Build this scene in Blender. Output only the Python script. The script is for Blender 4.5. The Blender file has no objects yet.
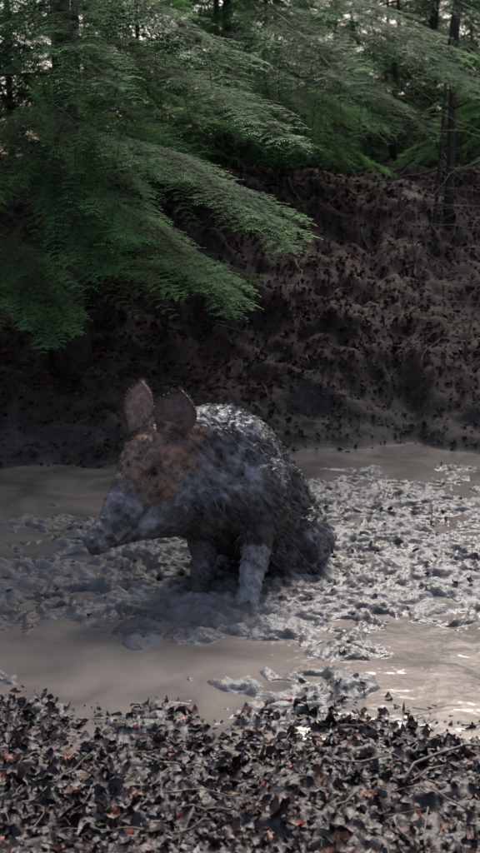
import bpy, math, random
import numpy as np
from mathutils import Vector, Matrix
random.seed(7); rng=np.random.default_rng(7)
scene=bpy.context.scene
scene.view_settings.view_transform='Standard'
scene.view_settings.look='None'
scene.view_settings.exposure=0

# ---------------------------------------------------------------- noise
def _h(i,j,k,s):
    n=(i*374761393+j*668265263+k*2147483647+s*974634777)&0xffffffff
    n=((n^(n>>13))*1274126177)&0xffffffff
    n=(n^(n>>16))&0xffffffff
    return n/2147483647.5-1.0
def vn(x,y,z=None,s=0):
    x=np.asarray(x,float);y=np.asarray(y,float)
    if z is None: z=np.zeros_like(x)
    xi=np.floor(x).astype(np.int64);yi=np.floor(y).astype(np.int64);zi=np.floor(z).astype(np.int64)
    fx=x-xi;fy=y-yi;fz=z-zi
    q=lambda t:t*t*t*(t*(t*6-15)+10)
    fx,fy,fz=q(fx),q(fy),q(fz)
    def L(a,b,t):return a+(b-a)*t
    r=[]
    for dz in (0,1):
        a=L(_h(xi,yi,zi+dz,s),_h(xi+1,yi,zi+dz,s),fx)
        b=L(_h(xi,yi+1,zi+dz,s),_h(xi+1,yi+1,zi+dz,s),fx)
        r.append(L(a,b,fy))
    return L(r[0],r[1],fz)
def fbm(x,y,z=None,o=4,s=0,g=.5):
    t=0;a=1;n=0;f=1
    for i in range(o):
        t=t+a*vn(x*f+i*17.3,y*f-i*9.1,None if z is None else z*f,s+i);n+=a;a*=g;f*=2.03
    return t/n
def sst(a,b,x):
    t=np.clip((x-a)/(b-a),0,1);return t*t*(3-2*t)

# ---------------------------------------------------------------- materials helpers
def newmat(name):
    m=bpy.data.materials.new(name);m.use_nodes=True
    nt=m.node_tree;b=nt.nodes['Principled BSDF'];return m,nt,b
def attr_mat(name,rough=.5,spec=.5,nscale=40,nmin=.6,nmax=1.3,bump=.3,bscale=120,bdist=.01,transl=0,roughattr=None,stretch=None):
    m,nt,b=newmat(name)
    at=nt.nodes.new('ShaderNodeAttribute');at.attribute_name='Col'
    tc=nt.nodes.new('ShaderNodeTexCoord')
    nz=nt.nodes.new('ShaderNodeTexNoise');nz.inputs['Scale'].default_value=nscale;nz.inputs['Detail'].default_value=6
    mp=nt.nodes.new('ShaderNodeMapRange');mp.inputs['From Min'].default_value=.3;mp.inputs['From Max'].default_value=.7
    mp.inputs['To Min'].default_value=nmin;mp.inputs['To Max'].default_value=nmax
    mx=nt.nodes.new('ShaderNodeVectorMath');mx.operation='SCALE'
    nt.links.new(tc.outputs['Object'],nz.inputs['Vector'])
    nt.links.new(nz.outputs['Fac'],mp.inputs['Value'])
    nt.links.new(at.outputs['Color'],mx.inputs[0]);nt.links.new(mp.outputs['Result'],mx.inputs['Scale'])
    nt.links.new(mx.outputs['Vector'],b.inputs['Base Color'])
    b.inputs['Roughness'].default_value=rough
    b.inputs['Specular IOR Level'].default_value=spec
    if roughattr:
        ra=nt.nodes.new('ShaderNodeAttribute');ra.attribute_name=roughattr
        nt.links.new(ra.outputs['Fac'],b.inputs['Roughness'])
    if bump>0:
        n2=nt.nodes.new('ShaderNodeTexNoise');n2.inputs['Scale'].default_value=bscale;n2.inputs['Detail'].default_value=5
        nt.links.new(tc.outputs['Object'],n2.inputs['Vector'])
        bp=nt.nodes.new('ShaderNodeBump');bp.inputs['Strength'].default_value=bump;bp.inputs['Distance'].default_value=bdist
        nt.links.new(n2.outputs['Fac'],bp.inputs['Height']);nt.links.new(bp.outputs['Normal'],b.inputs['Normal'])
    if transl>0:
        out=nt.nodes['Material Output'];tr=nt.nodes.new('ShaderNodeBsdfTranslucent');ms=nt.nodes.new('ShaderNodeMixShader')
        ms.inputs[0].default_value=transl
        nt.links.new(mx.outputs['Vector'],tr.inputs['Color'])
        nt.links.new(b.outputs[0],ms.inputs[1]);nt.links.new(tr.outputs[0],ms.inputs[2]);nt.links.new(ms.outputs[0],out.inputs[0])
    return m
def link(o):
    scene.collection.objects.link(o);return o
def mesh_obj(name,V,F,mat,col=None,smooth=False,lnk=True):
    me=bpy.data.meshes.new(name)
    me.from_pydata([tuple(v) for v in np.asarray(V).tolist()],[],F);me.update()
    if col is not None:
        a=me.color_attributes.new('Col','FLOAT_COLOR','POINT')
        c=np.ones((len(V),4),np.float32);c[:,:3]=col
        a.data.foreach_set('color',c.ravel())
    if smooth: me.polygons.foreach_set('use_smooth',[True]*len(me.polygons))
    if mat: me.materials.append(mat)
    o=bpy.data.objects.new(name,me)
    if lnk: link(o)
    return o

# ---------------------------------------------------------------- terrain
HOLES=[]
for i in range(260):
    HOLES.append((rng.uniform(-1.6,2.0),rng.uniform(3.0,5.8),rng.uniform(.03,.075),rng.uniform(.012,.028)))
BL=[(0.02,4.02,.70,.60,1.1),(.85,4.40,.85,.95,1.2),(1.6,4.5,.9,1.1,1.15),(.6,5.1,.65,.60,.98),(-.66,3.84,.65,.40,1.0),(-1.3,3.9,.6,.5,.9),
    (.12,3.06,.38,.15,.95),(.42,3.75,.55,.30,1.0),(-.25,4.45,.45,.45,.9),(-.15,2.86,.6,.12,.95),(-.95,3.14,.20,.16,.95),(-.7,4.7,.6,.45,.80),(1.1,3.62,.45,.20,.82),(-.3,3.5,.40,.18,.78),(.5,3.32,.28,.12,.66)]
def yb_of(x): return 5.75+.60*sst(-.6,.6,x)+.20*vn(x*1.9,x*0+3.3)+.08*vn(x*7,x*0+1.3)
def ysh(x): return 2.82+.16*fbm(x*2.3,x*0+1.0,o=3,s=31)-.08*sst(.3,.8,x)+.10*sst(-.2,-.8,x)
def terrain(x,y,detail=True):
    n1=fbm(x*3.1,y*3.1,o=4,s=3,g=.6)
    m=np.zeros_like(x)
    for cx,cy,rx,ry,a in BL:
        m=np.maximum(m,a*np.exp(-(((x-cx)/rx)**2+((y-cy)/ry)**2)*.9))
    mm=sst(.12,.85,m+.60*n1)
    wx=x+.08*fbm(x*5,y*5,o=2,s=11);wy=y+.08*fbm(x*5,y*5,o=2,s=12)
    r1=1-np.abs(fbm(wx*8,wy*8,o=2,s=21))*2.4
    r2=1-np.abs(fbm(wx*19,wy*26,o=2,s=22))*2.6
    lum=fbm(wx*9,wy*11,o=4,s=23,g=.55)
    amp=.30+.70*mm
    hmud=-.024+.028*mm+amp*(.009*r1+.009*r2+.030*lum+.009*fbm(x*44,y*44,o=3,s=27))
    hmud+=.025*sst(.3,.9,mm)*np.exp(-(((x-.05)/.5)**2+((y-4.05)/.45)**2))
    if detail:
        for hx,hy,hr,hd in HOLES:
            d2=((x-hx)**2+((y-hy)*1.2)**2)/hr**2
            k=d2<9
            if k.any(): hmud[k]+=mm[k]*hd*(-.8*np.exp(-d2[k]*1.2)+.40*np.exp(-(np.sqrt(d2[k])-1.35)**2*5))
    ys=ysh(x)
    s=sst(.14,-.40,y-ys)
    hsh=.028+.07*sst(2.8,1.2,y)+.020*fbm(x*7,y*7,o=3,s=33)+.008*r2+.03*lum
    h=hmud*(1-s)+hsh*s
    b=y-yb_of(x)
    bank=.26*sst(-.1,1.0,b)+1.55*sst(.1,4.9,b)+.03*sst(0,.2,b)
    bn=fbm(x*1.1,y*1.1,o=4,s=41)*.24*sst(.2,1.5,b)+fbm(x*4,y*4,o=3,s=42)*.08*sst(-.05,.6,b)+.015*lum*sst(-.05,.25,b)
    bank=bank+bn-.12*sst(12,30,y)*(y-12)*.1
    tb=sst(-.2,.2,b)
    h=h*(1-tb)+bank*tb
    sd=sst(2.3,3.1,np.abs(x))
    h=h+sd*.25*(1-tb)
    hill=sst(3,14,np.abs(x))*.9*(1-tb)+sst(1.5,-8,y)*.4
    return h+hill,mm,s,tb,sd,r2,lum
def axis(lo,f0,f1,hi,step,g=1.12,mx=8):
    a=list(np.arange(f0,f1,step))
    st=step;v=a[-1]
    while v<hi: st=min(st*g,mx);v+=st;a.append(v)
    st=step;v=f0;b=[]
    while v>lo: st=min(st*g,mx);v-=st;b.append(v)
    return np.array(b[::-1]+a)
xs=axis(-140,-1.6,1.8,140,.008)
ya=axis(-60,2.1,6.2,6.25,.008)
yl=[ya[-1]];st=.009
while yl[-1]<12: st=min(st*1.03,.035);yl.append(yl[-1]+st)
while yl[-1]<220: st*=1.09;st=min(st,8);yl.append(yl[-1]+st)
ys_=np.concatenate([ya,np.array(yl[1:])])
X,Y=np.meshgrid(xs,ys_);nx,ny=len(xs),len(ys_)
x=X.ravel();y=Y.ravel()
H,mm,s,tb,sd,r2,lum=terrain(x,y)
mudc=np.array([.255,.245,.248]);mudd=np.array([.11,.098,.095])
soil=np.array([.050,.027,.024]);shore=np.array([.060,.046,.044]);grass=np.array([.14,.13,.06])
t=np.clip(.45+.9*fbm(x*5,y*5,o=4,s=51)+.40*lum,0,1)[:,None]
col=mudd*(1-t)+mudc*t
wetk=sst(.014,.0,H)[:,None];col=col*(1-.22*wetk)
col=col*(1-s[:,None])+shore*s[:,None]
sb=(.8+.9*fbm(x*7,y*7,o=4,s=52))[:,None]
col=col*(1-tb[:,None])+(soil*sb)*tb[:,None]
low=(sst(.9,.1,y-yb_of(x))*tb)[:,None]
col=col*(1-low*.8)+np.array([.075,.062,.060])*sb*low*.8
far=sst(11.5,14,y)[:,None]
col=col*(1-far)+grass*far
rough=.34*np.ones_like(x)+.18*t[:,0]-.10*wetk[:,0]
rough=rough*(1-tb)+.85*tb; rough=rough*(1-s)+.5*s
me=bpy.data.meshes.new('ground')
idx=np.arange(nx*ny).reshape(ny,nx)
F=np.stack([idx[:-1,:-1],idx[:-1,1:],idx[1:,1:],idx[1:,:-1]],-1).reshape(-1,4)
me.vertices.add(nx*ny);me.vertices.foreach_set('co',np.stack([x,y,H],-1).astype(np.float32).ravel())
me.loops.add(F.size);me.loops.foreach_set('vertex_index',F.ravel().astype(np.int32))
me.polygons.add(len(F));me.polygons.foreach_set('loop_start',(np.arange(len(F))*4).astype(np.int32))
me.polygons.foreach_set('loop_total',np.full(len(F),4,np.int32))
me.update(calc_edges=True)
me.polygons.foreach_set('use_smooth',np.ones(len(F),bool))
a=me.color_attributes.new('Col','FLOAT_COLOR','POINT')
c=np.ones((nx*ny,4),np.float32);c[:,:3]=col;a.data.foreach_set('color',c.ravel())
ra=me.attributes.new('Rgh','FLOAT','POINT');ra.data.foreach_set('value',rough.astype(np.float32))
me.materials.append(attr_mat('mud_ground',roughattr='Rgh',nscale=25,nmin=.72,nmax=1.22,bump=.5,bscale=70,bdist=.012,spec=.40))
ground=link(bpy.data.objects.new('ground',me))
def gz(px,py):
    px=np.atleast_1d(np.asarray(px,float));py=np.atleast_1d(np.asarray(py,float))
    i=np.clip(np.searchsorted(xs,px)-1,0,nx-2);j=np.clip(np.searchsorted(ys_,py)-1,0,ny-2)
    Hm=H.reshape(ny,nx)
    fx=np.clip((px-xs[i])/(xs[i+1]-xs[i]),0,1);fy=np.clip((py-ys_[j])/(ys_[j+1]-ys_[j]),0,1)
    return (Hm[j,i]*(1-fx)+Hm[j,i+1]*fx)*(1-fy)+(Hm[j+1,i]*(1-fx)+Hm[j+1,i+1]*fx)*fy

# water
m,nt,b=newmat('muddy_water')
tc=nt.nodes.new('ShaderNodeTexCoord');nz=nt.nodes.new('ShaderNodeTexNoise');nz.inputs['Scale'].default_value=3.0;nz.inputs['Detail'].default_value=9;nz.inputs['Distortion'].default_value=.8
cr=nt.nodes.new('ShaderNodeValToRGB');cr.color_ramp.elements[0].position=.32;cr.color_ramp.elements[1].position=.66
cr.color_ramp.elements[0].color=(.14,.125,.118,1);cr.color_ramp.elements[1].color=(.30,.258,.228,1)
nt.links.new(tc.outputs['Object'],nz.inputs['Vector']);nt.links.new(nz.outputs['Fac'],cr.inputs[0]);nt.links.new(cr.outputs[0],b.inputs['Base Color'])
b.inputs['Roughness'].default_value=.07;b.inputs['IOR'].default_value=1.36;b.inputs['Specular IOR Level'].default_value=.5
n2=nt.nodes.new('ShaderNodeTexNoise');n2.inputs['Scale'].default_value=6;n2.inputs['Detail'].default_value=3
bp=nt.nodes.new('ShaderNodeBump');bp.inputs['Strength'].default_value=.7;bp.inputs['Distance'].default_value=.015
nt.links.new(tc.outputs['Object'],n2.inputs['Vector']);nt.links.new(n2.outputs['Fac'],bp.inputs['Height']);nt.links.new(bp.outputs['Normal'],b.inputs['Normal'])
mesh_obj('puddle_water',[(-3.2,2.2,0),(3.2,2.2,0),(3.2,6.9,0),(-3.2,6.9,0)],[(0,1,2,3)],m)

# ---------------------------------------------------------------- leaves
LU=[0,.25,.55,.82,1.0];LW=[.34,.44,.27]
def leaves(name,px,py,pz,size,tilt,pal,wts,mat,slope=None,lift=.3):
    n=len(px);V=np.zeros((n,11,3))
    L=size;W=size*rng.uniform(.6,1.15,n)
    c1=rng.normal(0,.7,n);c2=rng.normal(0,.9,n)
    for k in range(5):
        V[:,k,0]=(LU[k]-.5)*L;V[:,k,2]=c2*L*((LU[k]-.5)**2);V[:,k,1]=rng.normal(0,.04,n)*L
    for k in range(3):
        for sgn,off in ((1,5),(-1,8)):
            V[:,off+k,0]=(LU[k+1]-.5)*L+rng.normal(0,.08,n)*L
            V[:,off+k,1]=sgn*LW[k]*W*rng.uniform(.6,1.25,n)
            V[:,off+k,2]=V[:,k+1,2]+c1*LW[k]*W+rng.normal(0,.10,n)*L
    yaw=rng.uniform(0,2*np.pi,n);ax=rng.normal(0,tilt,n);ay=rng.normal(0,tilt,n)
    def rot(V,a,i,j):
        ca=np.cos(a)[:,None];sa=np.sin(a)[:,None]
        A=V[:,:,i].copy();B=V[:,:,j].copy();V[:,:,i]=A*ca-B*sa;V[:,:,j]=A*sa+B*ca
    rot(V,ax,1,2);rot(V,ay,0,2);rot(V,yaw,0,1)
    if slope is not None: rot(V,slope*np.ones(n),1,2)
    V[:,:,0]+=px[:,None];V[:,:,1]+=py[:,None];V[:,:,2]+=(pz+lift*L*rng.uniform(.0,1,n))[:,None]
    base=[(0,5,1),(1,5,6,2),(2,6,7,3),(3,7,4),(0,1,8),(1,2,9,8),(2,3,10,9),(3,4,10)]
    F=[tuple(q+i*11 for q in f) for i in range(n) for f in base]
    pal=np.array(pal);ch=rng.choice(len(pal),n,p=np.array(wts)/np.sum(wts))
    C=pal[ch]*rng.uniform(.5,1.5,n)[:,None]
    C=np.repeat(C,11,0)*rng.uniform(.8,1.2,(n*11,1))
    return mesh_obj(name,V.reshape(-1,3),F,mat,C,True)
leafm=attr_mat('wet_leaf',rough=.42,spec=.4,nscale=70,nmin=.5,nmax=1.4,bump=.5,bscale=130,bdist=.006)
leafd=attr_mat('dry_leaf',rough=.8,spec=.1,nscale=50,bump=.4,bscale=120,bdist=.004)
n=22000
px=rng.uniform(-1.7,1.7,n);py=1.6+1.5*rng.uniform(0,1,n)**.8
k=(py<ysh(px)+.03+rng.normal(0,.09,n))&(fbm(px*4,py*4,o=3,s=90)+rng.uniform(-.3,.9,n)>-.02);px,py=px[k],py[k]
leaves('leaf_litter_foreground',px,py,gz(px,py),rng.uniform(.014,.044,len(px)),.32,
  [(.052,.039,.040),(.070,.056,.058),(.026,.018,.018),(.075,.036,.026),(.14,.12,.12),(.19,.045,.022),(.22,.05,.03)],[7,5,6,6.5,1.3,.6,.25],leafm,lift=.35)
n=1100
px=rng.uniform(-1.8,2,n);py=rng.uniform(2.8,6.2,n);z=gz(px,py);k=z>.006
leaves('leaves_on_mud',px[k],py[k],z[k],rng.uniform(.015,.04,k.sum()),.3,[(.11,.10,.10),(.06,.05,.048),(.16,.15,.15),(.09,.052,.04)],[4,4,2,.8],leafm,lift=.08)
n=38000
px=rng.uniform(-4.0,4.2,n);py=5.6+7.5*rng.uniform(0,1,n)**1.15
bb=py-yb_of(px);k=(bb>-.05)&(rng.uniform(0,1,n)<np.clip(.35+bb*.8,0,1));px,py,bb=px[k],py[k],bb[k]
up_=bb>.75+.5*vn(px*2,py*2,s=5)
leaves('leaf_litter_bank',px[up_],py[up_],gz(px[up_],py[up_]),rng.uniform(.02,.055,up_.sum()),.28,
  [(.072,.030,.024),(.046,.023,.021),(.088,.044,.036),(.10,.030,.024),(.16,.115,.10),(.034,.024,.024)],[5,5,3,3.6,.45,3],leafd,slope=.35,lift=.2)
up_=~up_
leaves('leaf_litter_waterside',px[up_],py[up_],gz(px[up_],py[up_]),rng.uniform(.02,.05,up_.sum()),.25,
  [(.072,.056,.053),(.060,.045,.043),(.09,.074,.072),(.080,.045,.037)],[5,5,1.2,2.5],leafd,slope=.3,lift=.12)

# ---------------------------------------------------------------- tubes
def tube(P,R,sides=7,V=None,F=None):
    P=[Vector(p) for p in P];off=len(V)
    for i,p in enumerate(P):
        d=(P[min(i+1,len(P)-1)]-P[max(i-1,0)]).normalized()
        u=Vector((1,0,0)).cross(d).normalized() if abs(d.z)>=.9 else Vector((0,0,1)).cross(d).normalized()
        w=d.cross(u)
        for k in range(sides):
            a=2*math.pi*k/sides;V.append(tuple(p+(u*math.cos(a)+w*math.sin(a))*R[i]))
    for i in range(len(P)-1):
        for k in range(sides):
            k2=(k+1)%sides
            F.append((off+i*sides+k,off+i*sides+k2,off+(i+1)*sides+k2,off+(i+1)*sides+k))
    F.append(tuple(off+k for k in range(sides))[::-1]);F.append(tuple(off+(len(P)-1)*sides+k for k in range(sides)))
def wander(p,d,L,n,w):
    P=[Vector(p)];d=Vector(d).normalized()
    for i in range(n):
        d=(d+Vector((random.gauss(0,w),random.gauss(0,w),random.gauss(0,w)))).normalized();P.append(P[-1]+d*L/n)
    return P
barkm=attr_mat('bark',rough=.85,spec=.2,nscale=18,bump=.8,bscale=25,bdist=.02)
twm=attr_mat('twig_bark',rough=.6,spec=.4,nscale=50,bump=.2)
V=[];F=[]
for i in range(95):
    if i<60: X0=random.uniform(-1,1);Y0=random.uniform(2.1,2.9)
    else: X0=random.uniform(-1.5,3);Y0=random.uniform(6.7,10)
    a=random.uniform(0,2*math.pi);L=random.uniform(.06,.28)*(1 if i<60 else 2)
    P=wander((X0,Y0,0),(math.cos(a),math.sin(a),0),L,7,.22)
    Z=gz([p.x for p in P],[p.y for p in P]);zo=random.uniform(.012,.03)
    for p,zz in zip(P,Z): p.z=float(zz)+zo
    r=random.uniform(.0015,.0035)*(1 if i<60 else 1.8)
    tube(P,[r*(1-.6*j/7) for j in range(8)],6,V,F)
for PP in ([(.42,2.40),(.46,2.48),(.53,2.54),(.62,2.57),(.74,2.56)],):
    P=[(a_,b_,float(gz(a_,b_)[0])+.035) for a_,b_ in PP];tube(P,[.0035]*len(P),6,V,F)
mesh_obj('fallen_twigs',V,F,twm,np.tile([.20,.165,.145],(len(V),1)),True)

# ---------------------------------------------------------------- conifers
folm=attr_mat('conifer_foliage',rough=.65,spec=.08,nscale=3,nmin=.7,nmax=1.25,bump=0,transl=.40)
folf=attr_mat('conifer_foliage_far',rough=.8,spec=.05,nscale=3,nmin=.7,nmax=1.25,bump=0,transl=.2)
def make_bough(seed,L=1.8,fine=True):
    r=random.Random(seed);V=[];F=[];C=[]
    def quad(a,b,c,d,cc):
        o=len(V);V.extend([a,b,c,d]);F.append((o,o+1,o+2,o+3));C.extend([cc]*4)
    def zdroop(x): return -.16*(x/L)**2*L
    def strip(p,q,w,cc):
        dx=q[0]-p[0];dy=q[1]-p[1];l=math.hypot(dx,dy)+1e-6;nx_,ny_=-dy/l*w,dx/l*w
        quad((p[0]-nx_,p[1]-ny_,p[2]),(q[0]-nx_*.4,q[1]-ny_*.4,q[2]),(q[0]+nx_*.4,q[1]+ny_*.4,q[2]),(p[0]+nx_,p[1]+ny_,p[2]),cc)
    wood=(.06,.042,.03)
    N=24 if fine else 16;pr=(0,0,0);bend=r.uniform(-.1,.1)
    for i in range(1,N+1):
        x=L*i/N;p=(x,bend*x*x/L*.5,zdroop(x));strip(pr,p,.009*(1-i/N)+.002,wood);pr=p
        tt=i/N
        env=math.sin(math.pi*min(1,(tt*.9+.12)))**.8*(1 if tt>.18 else .3)
        for sg in (-1,1):
            if r.random()<.14: continue
            ll=(.48*env+.05)*r.uniform(.4,1.25)
            ang=math.radians(r.uniform(34,60))*sg*(1-.35*tt)
            M=max(4,int(ll/(.032 if fine else .06)));q=p;droop=r.uniform(.05,.6);cur=ang
            for j in range(1,M+1):
                u=j/M;cur+=-sg*.03
                st=ll/M
                qn=(q[0]+math.cos(cur)*st,q[1]+math.sin(cur)*st,q[2]-droop*st*(.2+u*1.3)+r.gauss(0,.003))
                strip(q,qn,.0025,wood)
                q=qn
                for s2 in (-1,1):
                    l2=(.105*(1-u*.65)+.02)*r.uniform(.65,1.2)
                    a2=cur+s2*math.radians(r.uniform(35,60))
                    dz=r.uniform(-.5,-.02)
                    tipness=max(0,min(1,.25*tt+.9*u*u+r.uniform(-.12,.12)))  # green pales towards tips; highlights and inner shade are put into this colour
                    ca,sa=math.cos(a2),math.sin(a2)
                    if not fine:
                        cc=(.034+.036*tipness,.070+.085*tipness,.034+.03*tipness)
                        for w_ in (0,1):
                            a3=a2+(w_-.5)*.5;ll2=l2*1.1
                            e=(q[0]+math.cos(a3)*ll2,q[1]+math.sin(a3)*ll2,q[2]+dz*ll2)
                            strip(q,e,.011,cc)
                        continue
                    K=max(3,int(l2/.013))
                    for e in range(K):
                        v=(e+.5)/K;c0=(q[0]+ca*l2*v,q[1]+sa*l2*v,q[2]+dz*l2*v*v)
                        t2=min(1,max(0,tipness+.25*(v-.5)))
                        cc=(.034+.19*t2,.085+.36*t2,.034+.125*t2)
                        nl=.019*(1-.5*v)+.003
                        for s3 in (-1,1):
                            a3=a2+s3*.75
                            e1=(c0[0]+math.cos(a3)*nl,c0[1]+math.sin(a3)*nl,c0[2]+r.uniform(-.004,.002))
                            wx,wy=ca*.0042,sa*.0042
                            quad((c0[0]-wx,c0[1]-wy,c0[2]),(c0[0]+wx,c0[1]+wy,c0[2]),(e1[0]+wx*.5,e1[1]+wy*.5,e1[2]),(e1[0]-wx*.6,e1[1]-wy*.6,e1[2]),cc)
    return mesh_obj('bough_proto',V,F,folm if fine else folf,np.array(C),lnk=False).data
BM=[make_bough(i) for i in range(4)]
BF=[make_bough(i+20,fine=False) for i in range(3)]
tot=[0]
def place_bough(tree,base,tip,roll=0.,fine=True,wid=1.):
    base=Vector(base);tip=Vector(tip);d=tip-base;l=d.length;xax=d.normalized()
    up=Vector((0,0,1));z=(up-xax*up.dot(xax)).normalized();yy=z.cross(xax)
    R=Matrix((xax,yy,z)).transposed()@Matrix.Rotation(roll,3,'X')
    sc=l/1.8
    o=bpy.data.objects.new('bough_%d'%tot[0],random.choice(BM if fine else BF));tot[0]+=1
    link(o);o.parent=tree
    o.matrix_basis=Matrix.Translation(base-tree.location)@R.to_4x4()@Matrix.Diagonal((sc,sc*wid,sc,1))
def conifer(x,y,h,r0,blen,zlo,dens=8,specific=(),bsc=(.62,1.0),azr=None,step=.28,fine=True):
    zb=float(gz(x,y)[0])-.05
    t=bpy.data.objects.new('conifer_tree',None);link(t);t.location=(x,y,zb)
    V=[];F=[];P=[];R=[]
    for i in range(14):
        u=i/13;P.append((random.gauss(0,.012),random.gauss(0,.012),h*u));R.append(r0*(1-.93*u)*(1.35 if i==0 else 1))
    tube(P,R,12,V,F)
    for i in range(10):
        z=random.uniform(.4,2.5);a=random.uniform(0,6.28);PP=wander((0,0,z),(math.cos(a),math.sin(a),-.1),random.uniform(.3,.9),6,.12)
        tube(PP,[.012*(1-.8*j/6) for j in range(7)],5,V,F)
    tr=mesh_obj('trunk',V,F,barkm,np.tile([.055,.044,.038],(len(V),1)),True);tr.parent=t
    z=zlo
    while z<h-.2:
        u=z/h;bl=blen*(1-u)**.75+.15
        nb=max(4,int(dens*(1-u*.5)));a0=random.uniform(0,6.28)
        for k in range(nb):
            a=a0+6.283*k/nb+random.gauss(0,.2)
            if azr is not None and not azr(a,z): continue
            l=bl*random.uniform(*bsc);zz=z+random.uniform(-.12,.12)
            dr=random.uniform(.05,.35)*(1-u)+.02
            base=Vector((x,y,zb+zz));tip=base+Vector((math.cos(a)*l,math.sin(a)*l,-dr*l))
            place_bough(t,base,tip,random.gauss(0,.25),fine)
        z+=step*(1+.6*u)
    for b0,b1,ro in specific: place_bough(t,b0,b1,ro)
    return t
sp=[((-1.05,6.5,2.35),(-.50,4.7,1.98),.10),((-1.1,6.4,2.1),(-.38,4.75,1.66),-.15),((-.9,6.6,2.45),(.18,5.0,2.10),.12),
    ((-.8,6.6,1.95),(.28,5.1,1.63),.05),((-1.5,5.5,1.15),(-.20,4.6,1.42),.25),((-.9,6.5,1.60),(.03,5.1,1.28),-.1),
    ((-1.3,6.2,2.6),(-.60,4.7,2.28),.1),((-1.2,6.3,1.85),(-.62,4.75,1.50),.3),((-.9,6.6,2.8),(.05,5.0,2.38),.0),
    ((-1.35,6.0,1.35),(-.85,4.75,1.12),.1),((-1.15,6.8,3.0),(-.85,5.0,2.5),.1)]
def azmain(a,z):
    a=(a+math.pi)%(2*math.pi)-math.pi
    front=(-2.6<a<.0)
    if front and z<2.6: return random.random()<(.22 if z<1.3 else .5)
    return True
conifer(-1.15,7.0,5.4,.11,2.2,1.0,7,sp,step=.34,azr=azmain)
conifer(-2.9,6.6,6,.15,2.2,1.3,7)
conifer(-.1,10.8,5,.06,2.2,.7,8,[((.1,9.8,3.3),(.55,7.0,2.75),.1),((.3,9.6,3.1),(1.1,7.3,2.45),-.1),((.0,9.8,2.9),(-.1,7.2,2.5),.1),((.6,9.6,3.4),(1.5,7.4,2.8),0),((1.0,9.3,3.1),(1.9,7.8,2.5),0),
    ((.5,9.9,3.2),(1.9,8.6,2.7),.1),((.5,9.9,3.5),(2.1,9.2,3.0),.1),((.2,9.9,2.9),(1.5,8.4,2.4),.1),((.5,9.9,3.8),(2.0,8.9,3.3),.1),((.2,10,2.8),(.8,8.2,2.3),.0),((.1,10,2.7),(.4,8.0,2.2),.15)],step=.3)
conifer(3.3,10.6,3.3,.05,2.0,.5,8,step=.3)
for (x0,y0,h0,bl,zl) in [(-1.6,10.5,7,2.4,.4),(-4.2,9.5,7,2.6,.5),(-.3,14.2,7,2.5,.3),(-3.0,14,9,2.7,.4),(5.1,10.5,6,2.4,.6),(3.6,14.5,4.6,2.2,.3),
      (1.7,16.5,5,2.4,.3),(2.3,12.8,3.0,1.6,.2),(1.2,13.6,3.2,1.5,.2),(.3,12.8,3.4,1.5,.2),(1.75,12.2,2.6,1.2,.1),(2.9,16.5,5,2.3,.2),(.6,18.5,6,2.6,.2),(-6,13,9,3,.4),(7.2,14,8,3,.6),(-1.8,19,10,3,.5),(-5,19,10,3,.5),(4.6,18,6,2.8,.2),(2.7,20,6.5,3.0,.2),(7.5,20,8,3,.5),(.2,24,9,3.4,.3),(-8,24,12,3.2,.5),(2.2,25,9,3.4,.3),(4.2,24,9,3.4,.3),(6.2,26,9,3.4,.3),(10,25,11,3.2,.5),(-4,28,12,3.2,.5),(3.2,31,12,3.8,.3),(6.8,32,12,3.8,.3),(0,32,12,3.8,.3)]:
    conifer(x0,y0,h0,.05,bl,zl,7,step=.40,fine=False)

def bare(name,x,y,h,r0,lean,nb,colr,limb=.9):
    zb=float(gz(x,y)[0])-.05
    V=[];F=[];P=[Vector((0,0,0))]
    d=Vector((lean[0],lean[1],1)).normalized()
    for i in range(14):
        d=(d+Vector((random.gauss(0,.04),random.gauss(0,.04),.02))).normalized();P.append(P[-1]+d*h/14)
    R=[r0*(1-.85*i/14) for i in range(15)];R[0]*=1.3;tube(P,R,10,V,F)
    for i in range(nb):
        k=random.randrange(1,14);a=random.uniform(0,6.28)
        PP=wander(P[k],(math.cos(a),math.sin(a),random.uniform(-.25,.5)),limb*random.uniform(.5,1.3),9,.17);r=R[k]*.28+.002
        tube(PP,[r*(1-.85*j/9) for j in range(10)],5,V,F)
        for q in range(4):
            j=random.randrange(2,9);P3=wander(PP[j],(PP[j]-PP[j-1])+Vector((random.gauss(0,.06),random.gauss(0,.06),random.gauss(0,.06))),limb*.4,5,.25)
            tube(P3,[r*.4*(1-.7*e/5) for e in range(6)],4,V,F)
    o=mesh_obj(name,V,F,barkm,np.tile(colr,(len(V),1)),True);o.location=(x,y,zb);return o
bare('bare_tree',1.90,9.6,7,.040,(-.02,0),22,[.09,.07,.06])
bare('bare_tree',1.72,9.3,6,.018,(.06,.0),18,[.085,.068,.06])
bare('bare_shrub',1.62,7.4,1.7,.009,(.10,-.1),22,[.24,.195,.165],.75)
bare('bare_shrub',1.85,7.0,1.9,.009,(-.15,-.1),24,[.24,.195,.165],.85)
bare('bare_shrub',1.5,8.6,1.3,.009,(-.1,0),14,[.20,.16,.14],.6)

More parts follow.
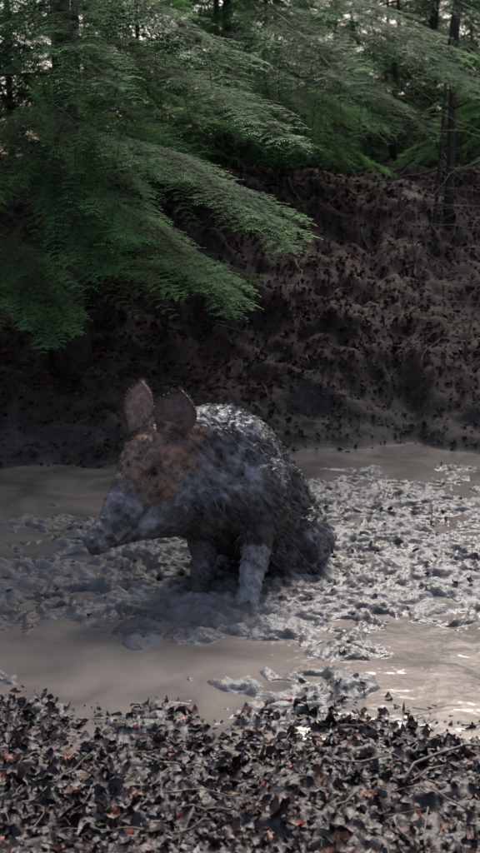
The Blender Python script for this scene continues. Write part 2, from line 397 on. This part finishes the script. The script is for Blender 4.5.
# ---------------------------------------------------------------- wild boar
import bmesh
Dh=Vector((-.493,-.552,-.67)).normalized();Lh=Vector((.746,-.666,0)).normalized();Uh=Lh.cross(Dh)*-1
Uh=Uh.normalized();PO=Vector((-.285,3.92,.62))
def hp(d,l,u): return PO+Dh*d+Lh*l+Uh*u
bm=bmesh.new()
def rc(a,b,ra,rb,n=9,sx=None):
    a=Vector(a);b=Vector(b)
    for i in range(n):
        t_=i/(n-1);p=a.lerp(b,t_);r=ra+(rb-ra)*t_
        bmesh.ops.create_icosphere(bm,subdivisions=3,radius=r,matrix=Matrix.Translation(p))
def ell(c,rad,axes=None):
    M=Matrix.Identity(4)
    if axes: M=Matrix(axes).transposed().to_4x4()
    bmesh.ops.create_icosphere(bm,subdivisions=4,radius=1,matrix=Matrix.Translation(Vector(c))@M@Matrix.Diagonal((rad[0],rad[1],rad[2],1)))
hax=(Dh,Lh,Uh)
sh=Vector((-.04,4.07,.485))
rc(sh,(.05,4.20,.345),.205,.205)
rc((.05,4.20,.345),(.18,4.32,.15),.205,.175)
rc((-.09,3.97,.37),(0.0,4.1,.32),.175,.19)
rc((-.07,3.99,.27),(.08,4.12,.22),.13,.17)
ell((-.05,4.08,.575),(.14,.14,.13))
# neck and throat
rc(PO+Vector((.03,.03,-.03)),sh+Vector((-.02,0,.03)),.135,.195,12)
rc(hp(.12,0,-.13),(-.14,3.96,.36),.105,.17,12)
# head: deep wedge, underside nearly level
ell(hp(.02,0,-.01),(.13,.115,.115),hax)
rc(hp(.04,0,-.02),hp(.22,0,-.025),.122,.090,10)
rc(hp(.22,0,-.020),hp(.42,0,-.004),.088,.056,10)
rc(hp(.42,0,-.004),hp(.492,0,.0),.055,.049,4)
rc(hp(.10,0,.035),hp(.42,0,.010),.080,.041,12)
rc((-.475,3.67,.292),(-.36,3.76,.322),.034,.060,8)
rc((-.36,3.76,.322),(-.20,3.91,.37),.060,.13,10)
for sgn in (1,-1):
    ell(hp(.13,.062*sgn,-.085),(.13,.066,.115),hax)
    rc(hp(.12,.064*sgn,.064),hp(.18,.060*sgn,.054),.031,.023,4)
    rc(hp(.25,.050*sgn,-.045),hp(.37,.044*sgn,-.030),.044,.026,5)
ell(hp(.510,0,.004),(.016,.053,.051),hax)
ell(hp(.470,0,.034),(.05,.032,.022),hax)
def leg(pts):
    for (a,ra),(b,rb) in zip(pts[:-1],pts[1:]): rc(a,b,ra,rb,7)
leg([((.055,3.97,.42),.13),((.075,3.91,.28),.088),((.064,3.86,.20),.060),((.047,3.81,.13),.046),((.037,3.765,.06),.038),((.03,3.74,.015),.044),((.02,3.72,-.02),.048)])
leg([((-.14,4.0,.40),.115),((-.14,3.95,.26),.084),((-.145,3.91,.19),.058),((-.15,3.88,.12),.046),((-.155,3.84,.05),.038),((-.162,3.81,-.01),.046)])
ell((.23,4.20,.12),(.165,.15,.15))
leg([((.225,4.18,.12),.12),((.14,4.02,.11),.08),((.26,4.10,.03),.055),((.17,3.98,.01),.042),((.11,3.92,.0),.04)])
leg([((.06,4.42,.14),.12),((-.10,4.32,.12),.07),((.04,4.38,.03),.05),((-.10,4.25,.01),.036)])
rc((.31,4.42,.14),(.40,4.34,.045),.028,.012,8)
me=bpy.data.meshes.new('body');bm.to_mesh(me);bm.free()
body=link(bpy.data.objects.new('body',me))
md=body.modifiers.new('r','REMESH');md.mode='VOXEL';md.voxel_size=.006
ms=body.modifiers.new('s','SMOOTH');ms.factor=.5;ms.iterations=14
dg=bpy.context.evaluated_depsgraph_get();me2=bpy.data.meshes.new_from_object(body.evaluated_get(dg))
body.modifiers.clear();body.data=me2
nv=len(me2.vertices);co=np.zeros(nv*3);me2.vertices.foreach_get('co',co);co=co.reshape(-1,3)
no=np.zeros(nv*3);me2.vertices.foreach_get('normal',no);no=no.reshape(-1,3)
hd=np.array(PO);D_=np.array(Dh);L_=np.array(Lh);U_=np.array(Uh)
def hl(c): q=c-hd;return q@D_,q@L_,q@U_
def flowdir(c,nn):
    d,l,u=hl(c);headk=(sst(-.02,.08,d)*(np.abs(l)<.15)*(np.abs(u)<.2))
    f=np.tile([.45,.45,-.75],(len(c),1));fh=-D_[None,:]*.9+np.array([0,0,-.25])
    f=f*(1-headk[:,None])+fh*headk[:,None]
    f=f+np.stack([fbm(c[:,0]*6,c[:,1]*6,c[:,2]*6,o=2,s=80+i) for i in range(3)],-1)*.6
    f-=nn*(f*nn).sum(1)[:,None];f/=np.linalg.norm(f,axis=1)[:,None]+1e-6
    return f,headk
def boar_color(c,nn):
    d,l,u=hl(c);X_,Y_,Z_=c.T
    mud=np.array([.32,.305,.312]);dark=np.array([.066,.054,.050]);brown=np.array([.36,.205,.135]);gry=np.array([.15,.14,.14])
    a1=X_*.75-Y_*.1+Z_*.45;a2=Y_*.75+Z_*.35
    nz_=fbm(X_*8,Y_*8,Z_*8,o=3,s=61);n2_=fbm(a1*42,a2*42,Z_*10,o=3,s=62);n3_=fbm(X_*45,Y_*45,Z_*45,o=3,s=64)
    hk=sst(.05,.2,d)
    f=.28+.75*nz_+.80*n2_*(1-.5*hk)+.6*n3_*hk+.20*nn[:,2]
    low=sst(.46,.30,Z_)*sst(-.36,-.26,X_)*sst(.22,.12,X_)  # chest and belly: dark hair, with the shade beneath the body painted in
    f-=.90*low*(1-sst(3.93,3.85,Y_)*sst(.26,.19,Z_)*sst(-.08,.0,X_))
    f+=.60*sst(.26,.19,Z_)*sst(3.90,3.84,Y_)*sst(-.05,0,X_)
    f+=.30*sst(.22,.34,d)
    f+=.50*np.exp(-(((X_+.14)/.14)**2+((Z_-.53)/.13)**2))  # paler neck and shoulder: mud, plus sky light put into its colour
    f=sst(.0,1.0,f)[:,None]
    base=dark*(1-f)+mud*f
    base=base*.9+gry*.12*sst(.0,1,.5+nz_)[:,None]
    inhead=(sst(.31,.20,d)*sst(-.13,-.04,d)*sst(-.12,-.03,u)*sst(.17,.13,np.abs(l)))[:,None]
    hb=np.clip(inhead*(.90+.8*n3_[:,None]+.4*n2_[:,None]),0,1)
    base=base*(1-hb)+(brown*(.85+.6*n3_[:,None]))*hb
    eye=np.exp(-((d-.17)**2+(np.abs(l)-.090)**2+(u-.035)**2)/.022**2)[:,None]
    return np.clip(base*(1-.85*eye),.005,1)
dd,ll_,uu=hl(co)
facek=sst(-.05,.16,dd)*(np.abs(ll_)<.16)
a1=co[:,0]*.75-co[:,1]*.1+co[:,2]*.45;a2=co[:,1]*.75+co[:,2]*.35
base_n=fbm(a1*38,a2*38,co[:,2]*9,o=3,s=71)
clump=1-np.abs(fbm(a1*26,a2*26,co[:,2]*6,o=2,s=74))*3
disp=(.008*base_n+.007*clump+.006*fbm(co[:,0]*10,co[:,1]*10,co[:,2]*10,o=2,s=72))*(1-.45*facek)+.0036*fbm(co[:,0]*55,co[:,1]*55,co[:,2]*45,o=3,s=73)
sock=np.exp(-((dd-.175)**2+(np.abs(ll_)-.092)**2+(uu-.03)**2)/.020**2)*.008
mouth=np.exp(-((uu+.046)/.007)**2)*sst(.24,.30,dd)*sst(.49,.46,dd)*.010
nost=np.exp(-((dd-.526)**2/.02**2+((np.abs(ll_)-.023)**2+(uu-.004)**2)/.012**2))*.014
disp-=sock+mouth+nost
co2=co+no*disp[:,None];me2.vertices.foreach_set('co',co2.ravel());me2.update()
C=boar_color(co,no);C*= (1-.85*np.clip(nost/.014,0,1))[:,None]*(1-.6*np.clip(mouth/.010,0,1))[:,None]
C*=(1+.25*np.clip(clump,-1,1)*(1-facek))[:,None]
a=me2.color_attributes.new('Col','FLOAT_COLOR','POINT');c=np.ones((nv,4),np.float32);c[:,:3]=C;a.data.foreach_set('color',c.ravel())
me2.polygons.foreach_set('use_smooth',[True]*len(me2.polygons))
boarm=attr_mat('muddy_hide',rough=.30,spec=.55,nscale=45,nmin=.65,nmax=1.3,bump=.7,bscale=75,bdist=.012)
me2.materials.clear();me2.materials.append(boarm)
boar=bpy.data.objects.new('wild_boar',None);link(boar);boar.location=(0,4.05,0)
def par(o): o.parent=boar;o.matrix_parent_inverse=Matrix.Translation(-Vector(boar.location))
par(body)
npoly=len(me2.polygons);fc=np.zeros(npoly*3);me2.polygons.foreach_get('center',fc);fc=fc.reshape(-1,3)
fn=np.zeros(npoly*3);me2.polygons.foreach_get('normal',fn);fn=fn.reshape(-1,3)
NL=4000;SPL=5
pk=rng.choice(npoly,NL);lc=fc[pk];ln=fn[pk]
bc=np.repeat(lc,SPL,0)+rng.normal(0,.005,(NL*SPL,3));bn=np.repeat(ln,SPL,0)
flc,_=flowdir(lc,ln)
d,l,u=hl(bc)
headk=(sst(-.02,.08,d)*(np.abs(l)<.15)*(np.abs(u)<.2))
Lk=np.repeat(rng.uniform(.016,.038,NL),SPL)*(1-.55*headk)
legk=(bc[:,2]<.22)&(bc[:,1]<3.93);Lk[legk]*=.4
crest=(bn[:,2]>.75)&(bc[:,2]>.5)&(headk<.3)
ruff=(d>-.02)&(d<.24)&(u<-.12);Lk[ruff]*=1.7
lift=np.repeat(rng.uniform(-.02,.15,NL),SPL);lift[crest]+=.15
fl_=np.repeat(flc,SPL,0)
tip=np.repeat(lc,SPL,0)+fl_*Lk[:,None]+bn*(Lk*lift)[:,None]+rng.normal(0,.0018,(NL*SPL,3))
k=(bc[:,2]>.03)&~((d>.22)&(rng.uniform(0,1,len(d))<.85))&~((headk>.5)&(u>-.05)&(rng.uniform(0,1,len(d))<.3))
bc,bn,tip,d=bc[k],bn[k],tip[k],d[k];nb=len(bc)
fd=tip-bc;side=np.cross(bn,fd);side/=np.linalg.norm(side,axis=1)[:,None]+1e-9
W0=rng.uniform(.0014,.0028,nb)
V=np.zeros((nb,6,3))
for q,(t_,w) in enumerate([(0,1),(.55,.75)]):
    c0=bc+fd*t_+bn*(.004*t_)
    V[:,q*2]=c0+side*(W0*w)[:,None];V[:,q*2+1]=c0-side*(W0*w)[:,None]
V[:,4]=bc+fd*.4+bn*(W0*.9+.003)[:,None];V[:,5]=tip
F=[]
for i in range(nb):
    o=i*6;F+= [(o,o+2,o+4),(o+1,o+4,o+3),(o,o+4,o+1),(o+2,o+5,o+4),(o+4,o+5,o+3)]
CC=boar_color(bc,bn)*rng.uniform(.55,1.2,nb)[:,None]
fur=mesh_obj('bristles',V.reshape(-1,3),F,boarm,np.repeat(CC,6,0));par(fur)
# ears
def ear(base,up,face,w,h,cin,cout,nm):
    up=Vector(up).normalized();face=Vector(face);face=(face-up*face.dot(up)).normalized();sd_=up.cross(face)
    V=[];C=[];nu,nvv=15,17
    for layer in (0,1):
        for i in range(nvv):
            v=i/(nvv-1)
            wd=w*max(0.03,(1-v**3.6)**.75)*(.70+.46*math.sin(math.pi*v*.85))
            for j in range(nu):
                a=(j/(nu-1)-.5)*2
                cup=(1-.6*v)*.65
                xx=wd*math.sin(a*1.3)/math.sin(1.3);zz=-w*cup*math.cos(a*1.5)*(1-.2*v)
                n3=.006*float(vn(np.array([a*2.2]),np.array([v*5]),s=len(nm))[0])
                p=Vector(base)+sd_*xx*(1-.25*(1-v))+up*(h*v-.035)+face*(zz+w*.2+n3)
                p+= -face*(.007 if layer else 0)+face*(-.025*v*v)
                V.append(tuple(p))
                n_=random.uniform(.85,1.15);edge=abs(a)**4
                C.append(np.array(cin if layer==0 else cout)*n_*(1-.3*edge))
    F=[];o2=nu*nvv
    for i in range(nvv-1):
        for j in range(nu-1):
            q=i*nu+j;F.append((q,q+1,q+nu+1,q+nu));F.append((o2+q,o2+q+nu,o2+q+nu+1,o2+q+1))
        for j in (0,nu-1):
            q=i*nu+j;F.append((q,q+nu,o2+q+nu,o2+q))
    for j in range(nu-1):
        q=(nvv-1)*nu+j;F.append((q,q+1,o2+q+1,o2+q))
    for i in range(620):
        if random.random()<.5:
            v=random.uniform(.1,1);j=random.choice([0,nu-1]) if v<.85 else random.randrange(nu);ff=face*random.gauss(0,.4)
            dr=(sd_*(1 if j>nu/2 else -1)*random.uniform(.0,.6)+up*random.uniform(.5,1.1)+ff).normalized();ln_=random.uniform(.006,.018);lay=0
        else:
            v=random.uniform(.05,.9);j=random.randrange(1,nu-1);lay=random.choice([0,1,1])
            dr=(up*1.0-face*random.uniform(.1,.4)*(1 if lay else -1)+sd_*random.gauss(0,.3)).normalized();ln_=random.uniform(.008,.018)
        p=Vector(V[lay*o2+min(nvv-1,int(v*nvv))*nu+j]);o=len(V)
        V+= [tuple(p-sd_*.0016),tuple(p+sd_*.0016),tuple(p+dr*ln_)];C+=[np.array(cout)*random.uniform(.6,1.2)]*3;F.append((o,o+1,o+2))
    e=mesh_obj(nm,V,F,boarm,np.array(C),True);par(e)
ear(hp(-.0,.092,.078),(.14,.08,1),(-.35,-.92,.1),.092,.185,(.19,.125,.10),(.24,.19,.165),'ear_left')
ear(hp(-.0,-.095,.078),(-.03,.08,1),(-.65,-.75,.1),.084,.195,(.46,.29,.225),(.38,.27,.22),'ear_right')
m,nt,b=newmat('eye_gloss');b.inputs['Base Color'].default_value=(.008,.006,.005,1);b.inputs['Roughness'].default_value=.08
for sgn,nm in ((1,'eye_left'),(-1,'eye_right')):
    bmm=bmesh.new();bmesh.ops.create_uvsphere(bmm,u_segments=16,v_segments=12,radius=.012);e=bpy.data.meshes.new(nm);bmm.to_mesh(e);bmm.free()
    e.materials.append(m);eo=link(bpy.data.objects.new(nm,e));eo.location=hp(.175,.091*sgn,.035);par(eo)

# ---------------------------------------------------------------- light
el,az=math.radians(45),math.radians(10)
w=bpy.data.worlds.new('World');scene.world=w;w.use_nodes=True;nt=w.node_tree
sk=nt.nodes.new('ShaderNodeTexSky');sk.sky_type='NISHITA';sk.sun_disc=False;sk.sun_elevation=el;sk.sun_rotation=az
sk.dust_density=5.0;sk.ozone_density=.6
nt.links.new(sk.outputs[0],nt.nodes['Background'].inputs[0]);nt.nodes['Background'].inputs[1].default_value=.15
sl=bpy.data.lights.new('sun','SUN');sl.energy=3.8;sl.angle=math.radians(26);sl.color=(1,.97,.93)
so=link(bpy.data.objects.new('sun',sl))
sd3=Vector((math.sin(az)*math.cos(el),math.cos(az)*math.cos(el),math.sin(el)))
so.rotation_euler=sd3.to_track_quat('Z','Y').to_euler()
# ---------------------------------------------------------------- camera
cam=bpy.data.cameras.new('camera');co_=link(bpy.data.objects.new('camera',cam));scene.camera=co_
co_.location=(0,0,1.5);co_.rotation_euler=(math.radians(90-12),0,0)
cam.sensor_fit='VERTICAL';cam.angle=math.radians(45);cam.clip_end=1000;cam.clip_start=.05
cam.dof.use_dof=True;cam.dof.focus_distance=4.05;cam.dof.aperture_fstop=3.2
print('boughs',tot[0],nx*ny,nv,cam.lens)
